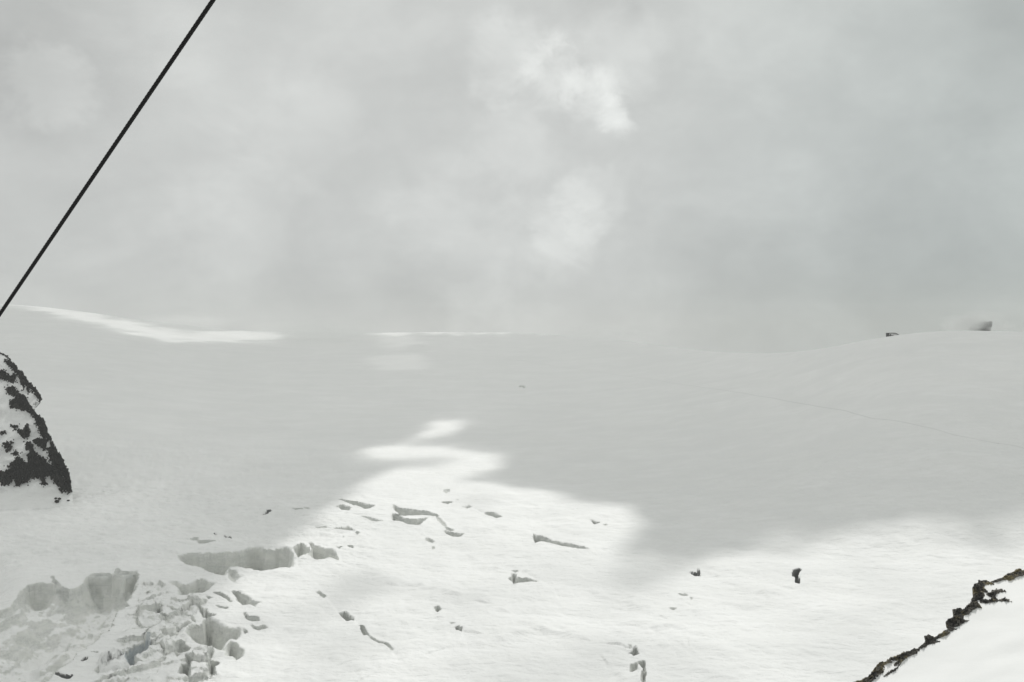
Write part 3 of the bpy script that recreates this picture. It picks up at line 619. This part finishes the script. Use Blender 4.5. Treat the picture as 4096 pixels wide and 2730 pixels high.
# right: the near ridge with its chain of outcrops, 160 to 200 m away
sil_r = C8([(200,1700),(330,1562),(430,1536),(500,1498),(545,1456),(605,1372),(645,1328),(700,1320),(770,1272),(880,1243),(930,1202),(1000,1196),(1050,1162),(1105,1152),(1160,1105),(1183,1075),(1166,1020),(1220,1004),(1290,1030),(1350,998),(1420,950),(1458,940),(1452,890),(1422,855),(1450,818),(1510,798),(1524,750),(1506,710),(1600,686),(1645,692),(1722,622),(1717,596),(1748,560),(1742,440),(1760,412),(1808,390),(1812,355),(1850,368),(1900,356),(1950,378),(2100,328),(2150,287),(2230,262),(2248,232),(2300,224),(2360,245),(2600,150),(2900,60),(2900,1900),(200,1900)])
rocks_r = [([(1940,380),(2020,348),(2100,326),(2150,287),(2230,262),(2248,232),(2300,224),(2360,245),(2440,215),(2440,260),(2353,302),(2270,322),(2200,362),(2110,352),(2030,384)], .6, 'rugged lichen-brown outcrop at the upper right end of the ridge'),
           ([(1738,440),(1758,410),(1808,388),(1812,353),(1850,366),(1900,354),(1945,380),(2005,412),(1900,407),(1880,450),(1927,490),(1907,512),(1870,500),(1892,540),(1850,592),(1790,602),(1745,612),(1716,595),(1748,560),(1748,480)], .4, 'tall blocky dark outcrop, highest of the ridge crest'),
           ([(1908,530),(1940,508),(2000,478),(2080,467),(2142,490),(2040,512),(2000,560),(2050,592),(2130,570),(2205,612),(2080,604),(1960,620),(1900,630),(1830,618),(1840,583),(1960,597),(1970,560)], 1.4, 'snow-mottled patch of rock on the slope behind the tall outcrop'),
           ([(1722,620),(1800,603),(1830,650),(1858,687),(1800,682),(1740,722),(1690,767),(1640,742),(1592,730),(1650,690)], .5, 'sloping dark outcrop just below the tall blocky one'),
           ([(1505,708),(1600,685),(1650,742),(1700,770),(1640,768),(1630,832),(1705,832),(1640,862),(1570,907),(1500,922),(1572,936),(1480,962),(1447,952),(1452,890),(1420,855),(1450,817),(1510,797),(1523,750)], .4, 'stepped dark outcrop in the middle of the ridge'),
           ([(1288,1040),(1350,996),(1420,949),(1483,975),(1440,1012),(1350,1043),(1300,1067)], .4, 'narrow rock strip linking the stepped and the rounded outcrop'),
           ([(1165,1018),(1220,1002),(1290,1028),(1300,1070),(1355,1085),(1290,1112),(1240,1112),(1180,1152),(1140,1167),(1102,1160),(1160,1118),(1183,1078)], .4, 'rounded dark outcrop with an overhanging knob'),
           ([(768,1273),(880,1243),(930,1202),(1000,1196),(1050,1162),(1130,1172),(1082,1227),(1000,1252),(950,1292),(880,1342),(830,1372),(808,1360),(870,1310),(780,1302)], .9, 'low yellowish lichen-covered outcrop on the ridge crest'),
           ([(543,1460),(600,1378),(642,1326),(700,1322),(770,1285),(795,1330),(710,1352),(682,1400),(692,1440),(620,1492),(560,1510)], 1.6, 'broken outcrop with snow in its gaps'),
           ([(300,1620),(330,1563),(430,1536),(500,1497),(545,1470),(600,1520),(545,1562),(500,1600),(420,1660)], 1.0, 'lowest dark outcrop cut by the bottom edge'),
           ([(690,1497),(760,1438),(850,1396),(885,1345),(905,1330),(868,1395),(800,1447),(740,1482)], .8, 'thin slanting rock band under the snow-gapped outcrop')]
labels_r = [r[2] for r in rocks_r]; rocks_r = [(C8(r[0]), r[1]) for r in rocks_r]
A = np.array(cam_dir(3420, 2730)) ; B = np.array(cam_dir(4096, 2285)); Cc = np.array(cam_dir(4096, 2730))
A = A / A[1] * 172; B = B / B[1] * 205; Cc = Cc / Cc[1] * 169
nrm = np.cross(B - A, Cc - A); nrm /= np.linalg.norm(nrm); nrm *= np.sign(nrm[2])
def depth_r(U, Vv):
    a = (U - CU) / F; bb = -(Vv - CV) / F
    dy = math.cos(PITCH) + bb * math.sin(PITCH); dz = -math.sin(PITCH) + bb * math.cos(PITCH)
    den = a / dy * nrm[0] + nrm[1] + dz / dy * nrm[2]
    y = (nrm @ A) / den
    return y + .35 * fbm(U / 260 + Vv / 300, Vv / 140, 2, 502)
Vr, Fr, Rr = relief(3360, 4230, 2215, 2860, 1.45, sil_r, depth_r, rocks_r, 1.0, .9, 1.9, (24, 40, -26), 500)
tag(link_mesh('snow_slope', *sub_mesh(Vr, Fr[Rr == 0]), M['near_snow']), kind='structure')
for k, lb in enumerate(labels_r):
    o = link_mesh('rock_outcrop', *sub_mesh(Vr, Fr[Rr == k + 1]), M['rock'], smooth=False)
    tag(o, lb, 'rock outcrop', 'outcrops along the near ridge')

# ------------------------------------------------------------------ loose stones on the snow
def stone_mesh(name, r, seed):
    rs = random.Random(seed); import bmesh
    bm = bmesh.new(); bmesh.ops.create_icosphere(bm, subdivisions=2, radius=r)
    ph = [rs.uniform(0, 6) for _ in range(6)]
    for v in bm.verts:
        n = v.co.normalized()
        k = 1 + .25 * math.sin(3 * n.x + ph[0]) * math.cos(2.6 * n.y + ph[1]) + .16 * math.sin(5.3 * n.z + ph[2] + 4 * n.x)
        v.co = n * r * k; v.co.z *= .8; v.co.x *= 1.2
    me = bpy.data.meshes.new(name); bm.to_mesh(me); bm.free(); me.materials.append(M['far_rock'])
    return me
for i, (px, r, lb) in enumerate((((465,1350), 1.3, 'topmost left of the small dark rocks below the rock spur'), ((497,1355), 1.8, 'topmost right of the small dark rocks below the rock spur'),
                                 ((475,1378), 2.2, 'largest of the small dark rocks below the rock spur'), ((571,1367), 1.1, 'small dark rock lying apart right below the rock spur'),
                                 ((768,1107), 1.2, 'lone tiny dark rock out on the shaded snow beside the spur'))):
    pt = C4([px])[0]; (gx_, gy_), = ray_hit([pt])
    if i < 4:   # these sit on the foot of the spur
        gy_ = float(depth_l(np.array([pt[0]]), np.array([pt[1]]))[0]) ; a, dy, dz = cam_dir(*pt); gx_ = a / dy * gy_; gz_ = dz / dy * gy_
    else: gz_ = float(z_land(np.array([gx_ / gy_]), np.array([gy_]))[0])
    o = bpy.data.objects.new('rock', stone_mesh('rock', r, i)); col.objects.link(o); o.location = (gx_, gy_, gz_ + .3 * r); o.rotation_euler = (0, 0, i * 1.3)
    tag(o, lb, 'rock', 'small rocks on the snow')

# ------------------------------------------------------------------ the shelter on the far right crest
def box(bm_v, bm_f, pts8):
    n = len(bm_v); bm_v.extend(pts8)
    bm_f.extend([(n, n + 3, n + 2, n + 1), (n + 4, n + 5, n + 6, n + 7), (n, n + 1, n + 5, n + 4), (n + 1, n + 2, n + 6, n + 5), (n + 2, n + 3, n + 7, n + 6), (n + 3, n, n + 4, n + 7)])
def hull_box(x0, x1, y0, y1, z0, z1, slant=0.0):
    return [(x0, y0, z0), (x1, y0, z0), (x1, y1, z0), (x0, y1, z0), (x0 + slant, y0, z1), (x1 + slant, y0, z1), (x1 + slant, y1, z1), (x0 + slant, y1, z1)]
ys = np.linspace(1300, 2000, 1200); th = (3568 - CU) / F
vrow = EYE - z_land(np.full(ys.shape, th), ys) / ys * F; hy = ys[np.argmin(vrow)]
hx = th * hy; hz = float(z_land(np.array([th]), np.array([hy]))[0])
px = hy / F                                                     # metres per photo pixel there
hut = bpy.data.objects.new('shelter', None); col.objects.link(hut); hut.location = (hx, hy, hz)
tag(hut, 'small dark half-buried shelter with a curved roof edge on the right crest', 'shelter')
def part(name, boxes, mat, parent=hut):
    v, f = [], []
    for b8 in boxes: box(v, f, b8)
    o = link_mesh(name, np.array(v) + np.array(parent.location), np.array(f), mat, parent, smooth=False); return o
L0, L1 = -21 * px, 22 * px
part('end_wall', [hull_box(L0, L0 + 5 * px, -4, 4, -3, 11.5 * px, .6)], M['hut'])
part('side_wall', [hull_box(L0 + 5 * px, L0 + 24 * px, -4.2, -3.4, -3, 2.6 * px), hull_box(L0 + 9 * px, L0 + 13 * px, -4.2, -3.4, 2.6 * px, 7 * px, .4)], M['hut'])
roof = []
n = 14
for i in range(n):
    q0, q1 = i / n, (i + 1) / n
    zf = lambda q: (12.6 - 6.5 * max(q - .62, 0) ** 1.5 / .38 ** 1.5 - .8 * (1 - q)) * px + 3.0 * px * 0
    xa, xb = L0 + (L1 - L0) * q0, L0 + (L1 - L0) * q1
    za, zb = zf(q0), zf(q1); th_ = 2.3 * px
    roof.append([(xa, -5.2, za - th_), (xb, -5.2, zb - th_), (xb, 5, zb - th_), (xa, 5, za - th_), (xa, -5.2, za), (xb, -5.2, zb), (xb, 5, zb), (xa, 5, za)])
part('roof', roof, M['hut'])
part('snow_drift', [hull_box(L0 + 6 * px, L1 - 3 * px, -2.8, 3.0, -4, 9.0 * px, 1.0)], M['snow'])

# ------------------------------------------------------------------ dark peak showing through the cloud behind the right crest
pk = [(3850,1345),(3872,1316),(3893,1296),(3912,1292),(3930,1287),(3950,1288),(3970,1282),(3962,1298),(3946,1314),(3930,1345)]
def depth_p(U, Vv): return 2050 + .5 * (1345 - Vv) + 1.2 * fbm(U / 9, Vv / 6, 3, 611)
Vp, Fp, Rp = relief(3840, 3985, 1275, 1350, 1.1, pk, depth_p, [([(a_, b_ - 2) for a_, b_ in pk] + [(3900, 1360)], .3)], 6.0, .9, 5.5, (30, 60, -25), 610)
tag(link_mesh('rock_peak', Vp, Fp, M['far_rock'], smooth=False), 'dark rocky peak dimly showing through cloud behind the right crest', 'peak')
import bmesh
def mist(cu, cv, yd, ru, rv, ry, dens, label, seed):
    k = yd / F; bm = bmesh.new(); bmesh.ops.create_icosphere(bm, subdivisions=3, radius=1.0)
    me = bpy.data.meshes.new('mist'); bm.to_mesh(me); bm.free()
    o = bpy.data.objects.new('mist', me); col.objects.link(o)
    o.location = ((cu - CU) * k, yd, -(cv - EYE) * k); o.scale = (ru * k, ry, rv * k)
    m = bpy.data.materials.new('mist'); m.use_nodes = True; b = NB(m.node_tree)
    tcn = b.add('ShaderNodeTexCoord'); g = b.vmath('LENGTH', tcn.outputs['Object'])
    n = b.noise(b.vmath('ADD', tcn.outputs['Object'], (seed * 3.1, seed * 1.7, 0)), 2.0, 3, .55, .3)
    d = b.math('MULTIPLY', b.rng(g, 0.0, .98, 1.0, 0.0), b.rng(n, .30, .70, .25, 1.0))
    v = b.add('ShaderNodeVolumePrincipled'); v.inputs['Color'].default_value = (.985, .99, .98, 1); b.put(v.inputs['Density'], b.math('MULTIPLY', d, dens))
    mo = b.add('ShaderNodeOutputMaterial'); b.l.new(v.outputs[0], mo.inputs['Volume']); me.materials.append(m)
    tag(o, kind='stuff'); return o
mist(1270, 1322, 3350, 340, 60, 220, .009, '', 4)
mist(760, 1285, 3300, 280, 44, 200, .005, '', 5)
mist(2420, 1335, 2950, 280, 40, 150, .009, '', 6)
mist(3856, 1300, 1985, 110, 50, 45, .10, '', 1)
mist(3925, 1272, 1985, 110, 40, 40, .05, '', 2)
mist(4000, 1312, 2010, 70, 40, 30, .09, '', 3)

# ------------------------------------------------------------------ the cable overhead
pa = np.array(cam_dir(0, 1256)); pa = pa / np.linalg.norm(pa) * 8.4
pb = np.array(cam_dir(853, 0)); pb = pb / np.linalg.norm(pb) * 6.6
dr = pb - pa; Lr = np.linalg.norm(dr); dr /= Lr
c0 = pa - dr * 9; c1 = pb + dr * 14; Lc = np.linalg.norm(c1 - c0)
e1 = np.cross(dr, (0, 0, 1)); e1 /= np.linalg.norm(e1); e2 = np.cross(dr, e1)
cable = bpy.data.objects.new('cable', None); col.objects.link(cable); cable.location = tuple(c0)
tag(cable, 'thick black twisted steel cable crossing the upper left sky', 'cable')
def tube(path, r, ns=8):
    P = np.asarray(path); a = np.linspace(0, 2 * math.pi, ns, endpoint=False)
    ring = np.cos(a)[:, None] * e1 + np.sin(a)[:, None] * e2
    V = (P[:, None, :] + r * ring[None]).reshape(-1, 3)
    i = np.arange(len(P) * ns).reshape(len(P), ns); j = np.roll(i, -1, 1)
    return V, np.stack([i[:-1], j[:-1], j[1:], i[1:]], -1).reshape(-1, 4)
RAD = .0160; sr = RAD * .36
s_ = np.linspace(0, Lc, int(Lc / .016))
for k in range(6):
    a = s_ / .20 * 2 * math.pi + k * math.pi / 3
    path = c0 + s_[:, None] * dr + (RAD - sr) * (np.cos(a)[:, None] * e1 + np.sin(a)[:, None] * e2)
    link_mesh('strand', *tube(path, sr), M['steel'], cable)
link_mesh('core', *tube(c0 + np.linspace(0, Lc, 20)[:, None] * dr, RAD * .62), M['steel'], cable)

# ------------------------------------------------------------------ clouds high above, whose gaps let the sun through
LIT = [P_(p) for p in (
    [(360,1900),(430,1480),(470,1390),(560,1300),(640,1265),(700,1215),(770,1160),(850,1112),(925,1072),(905,1060),(850,1057),(842,1040),(880,1024),(950,1012),(985,985),(1000,966),(1055,962),(1070,978),(1040,992),(1005,1010),(1045,1028),(1150,1036),(1158,1060),(1120,1090),(1190,1112),(1290,1124),(1350,1150),(1450,1154),(1490,1192),(1460,1225),(1425,1270),(1395,1305),(1375,1330),(1440,1348),(1560,1325),(1640,1283),(1690,1262),(1800,1243),(1830,1222),(1940,1205),(2080,1183),(2190,1172),(2310,1160),(2330,1176),(2200,1190),(2120,1212),(2140,1222),(2250,1213),(2353,1198),(2700,1170),(2900,1900)],
    [(2000,1195),(2150,1170),(2353,1154),(2450,1146),(2450,1180),(2353,1182),(2180,1196),(2080,1212)], [(1762,1224),(1800,1208),(1845,1204),(1835,1214),(1790,1226)], [(1795,1243),(1840,1230),(1858,1233),(1815,1248)], [(1905,1222),(1960,1200),(2060,1190),(1990,1212)],
    [(20,690),(120,700),(250,730),(420,765),(560,760),(650,765),(640,782),(520,782),(400,786),(330,772),(230,748),(100,714),(20,702)],
    [(860,757),(1000,757),(1250,757),(1250,764),(1000,766),(860,766)], [(880,768),(945,768),(965,790),(930,800),(890,795)], [(850,820),(960,818),(980,845),(880,848)])]
SHADE = [(P_(p), k, w) for p, k, w in (([(790,1325),(850,1318),(885,1340),(870,1372),(830,1390),(795,1375)], .8, 60), ([(935,1012),(1000,1003),(1060,1012),(1100,1024),(1010,1022),(950,1024)], .8, 30),
         ([(870,1064),(940,1050),(1010,1054),(1060,1062),(980,1072),(900,1076)], .7, 30), ([(1770,1266),(1850,1228),(1910,1220),(1870,1246),(1800,1272)], .9, 30), ([(2090,1226),(2180,1204),(2353,1186),(2450,1186),(2353,1204),(2200,1218)], .9, 26),
         ([(1040,1150),(1120,1140),(1160,1155),(1090,1170)], .35, 40))]
HC = 3600.0
ANI = 3.2
def cloud_layer(x0, x1, y0, y1, gs, ymin, ymax):
    ox = SUN[0] / SUN[2] * (HC + 150); oy = SUN[1] / SUN[2] * (HC + 150)
    CX, CY = np.meshgrid(np.arange(x0, x1, gs) + ox, np.arange(y0, y1, gs) + oy)
    zt = np.full(CX.shape, -150.0)
    for _ in range(4):
        kx = (HC - zt) / SUN[2]; gx = CX - SUN[0] * kx; gy = np.maximum(CY - SUN[1] * kx, 120)
        zt = z_base(np.clip(gx / gy, -1.04, 1.04), np.clip(gy, 120, 8500))
    GU = CU + gx / gy * F; GV = EYE - zt / gy * F
    wu = 42 * fbm(gx / 80, gy / 150, 5, 701, .68); wv = 8 * fbm(gx / 110 + 5, gy / 120, 5, 702, .68)
    lit = np.full(CX.shape, -1e9)
    for p in LIT: lit = np.maximum(lit, sdf_poly(GU + wu, (GV + wv) * ANI, [(a, b_ * ANI) for a, b_ in p]))
    far = GV < 1500
    streak = fbm(GU / 90, GV / 5, 3, 721) * 30 + fbm(GU / 300, GV / 22, 2, 722) * 24
    lit = lit + np.where(far, streak, 0)
    # torn edges: sharp in some places, drawn out in others; thin cloud lets part of the sun through
    lit = lit + np.where(far, 10, 16) * fbm(gx / 45, gy / 60, 4, 731, .6)
    soft = np.where(far, 42, 12 + 75 * sstep(fbm(GU / 330, GV / 130, 2, 733), -.25, .45))
    p_lit = sstep(lit, -soft, soft)
    p_lit = np.where(far, np.minimum(p_lit, np.where((GU > 1400) & (GV > 1345), .26, .72)), p_lit)
    thin = .17 * sstep(-GU, -1500, -400) * sstep(GV, 1600, 2000) * (1 - .25 * sstep(GV, 2200, 2420)) + .06 * sstep(-GU, -2500, -1200) * sstep(GV, 1400, 1700) + .075 * (1 - sstep(GV, 1480, 1950))
    thin = thin * (1 + .35 * fbm(gx / 160, gy / 200, 3, 735))
    p_lit = np.maximum(p_lit, np.clip(thin, 0, 1))
    veil = (.10 + .16 * sstep(GV, 2150, 2500) * (1 - .6 * sstep(GU, 2500, 3100))) * (.35 + 1.3 * sstep(fbm(gx / 90, gy / 90, 3, 742), -.35, .45))
    p_lit = np.minimum(p_lit, 1 - np.where(GV > 1700, veil * sstep(GV, 1950, 2200), 0))
    q = sstep(sdf_poly(GU + wu, (GV + wv) * ANI, [(a, b_ * ANI) for a, b_ in P_([(1385,1275),(1500,1262),(1640,1272),(1600,1320),(1440,1352),(1365,1335)])]), -110, 60)
    p_lit = np.maximum(p_lit, .42 * q * (.6 + .8 * sstep(fbm(gx / 60, gy / 60, 3, 751), -.4, .4)))
    for p, kk, ww in SHADE:
        q = sstep(sdf_poly(GU + .6 * wu, (GV + .6 * wv) * ANI, [(a, b_ * ANI) for a, b_ in p]), -ww, ww)
        p_lit = np.minimum(p_lit, 1 - kk * q)
    off = (np.abs(gx) > .88 * gy + 150) | (gy < ymin) | (gy > ymax)
    dens = np.where(off, 0, 1 - p_lit)
    dens = dens * np.pad(np.ones((CX.shape[0] - 2, CX.shape[1] - 2)), 1)
    th = np.where(dens > .01, 6 + 44 * np.sqrt(dens) * (1 + .5 * fbm(CX / 160, CY / 160, 3, 711)), 0)
    top = np.stack([CX, CY, HC + th], -1).reshape(-1, 3); bot = np.stack([CX, CY, HC - .4 * th - .01], -1).reshape(-1, 3)
    fc = grid_faces(*CX.shape); fc = fc[(dens.ravel()[fc] > .01).any(1)]
    gap = np.sqrt(1 - dens).ravel()
    return np.concatenate([top, bot]), np.concatenate([fc, fc[:, ::-1] + len(top)]), np.concatenate([gap, gap])
V1, F1, A1 = cloud_layer(-1500, 1500, 300, 1520, 7.5, 320, 1450)
V2, F2, A2 = cloud_layer(-3300, 3300, 1300, 5200, 15.0, 1450, 5100)
V2 = V2 + np.array([0, 0, 1.0])
Vc = np.concatenate([V1, V2]); Fc = np.concatenate([F1, F2 + len(V1)]); Ac = np.concatenate([A1, A2])
m = bpy.data.materials.new('cloud'); m.use_nodes = True; b = NB(m.node_tree)
df = b.add('ShaderNodeBsdfDiffuse'); tr = b.add('ShaderNodeBsdfTranslucent'); mx = b.add('ShaderNodeMixShader'); mo = b.add('ShaderNodeOutputMaterial')
df.inputs['Color'].default_value = (.97, .97, .97, 1); tr.inputs['Color'].default_value = (.97, .97, .97, 1); mx.inputs[0].default_value = .55
b.l.new(df.outputs[0], mx.inputs[1]); b.l.new(tr.outputs[0], mx.inputs[2]); at = b.add('ShaderNodeAttribute', attribute_name='gap'); tp_ = b.add('ShaderNodeBsdfTransparent'); m2 = b.add('ShaderNodeMixShader')
b.l.new(at.outputs['Fac'], m2.inputs[0]); b.l.new(mx.outputs[0], m2.inputs[1]); b.l.new(tp_.outputs[0], m2.inputs[2]); b.l.new(m2.outputs[0], mo.inputs['Surface'])
cl_o = tag(link_mesh('clouds', Vc, Fc, m), kind='stuff')
at_ = cl_o.data.attributes.new('gap', 'FLOAT', 'POINT'); at_.data.foreach_set('value', Ac.astype(np.float32))

# ------------------------------------------------------------------ haze
hv, hf = [], []
box(hv, hf, hull_box(-5200, 5200, -60, 5500, -1500, 140))
hz_o = link_mesh('haze', np.array(hv), np.array(hf), [], smooth=False)
m = bpy.data.materials.new('haze'); m.use_nodes = True; b = NB(m.node_tree)
pv = b.add('ShaderNodeVolumePrincipled'); pv.inputs['Color'].default_value = (.97, .98, .97, 1); pv.inputs['Density'].default_value = .00006; pv.inputs['Anisotropy'].default_value = .0
mo = b.add('ShaderNodeOutputMaterial'); b.l.new(pv.outputs[0], mo.inputs['Volume'])
hz_o.data.materials.append(m); tag(hz_o, kind='stuff')
print('built', len(bpy.data.objects), 'objects', sum(len(o.data.polygons) for o in bpy.data.objects if o.type == 'MESH'))
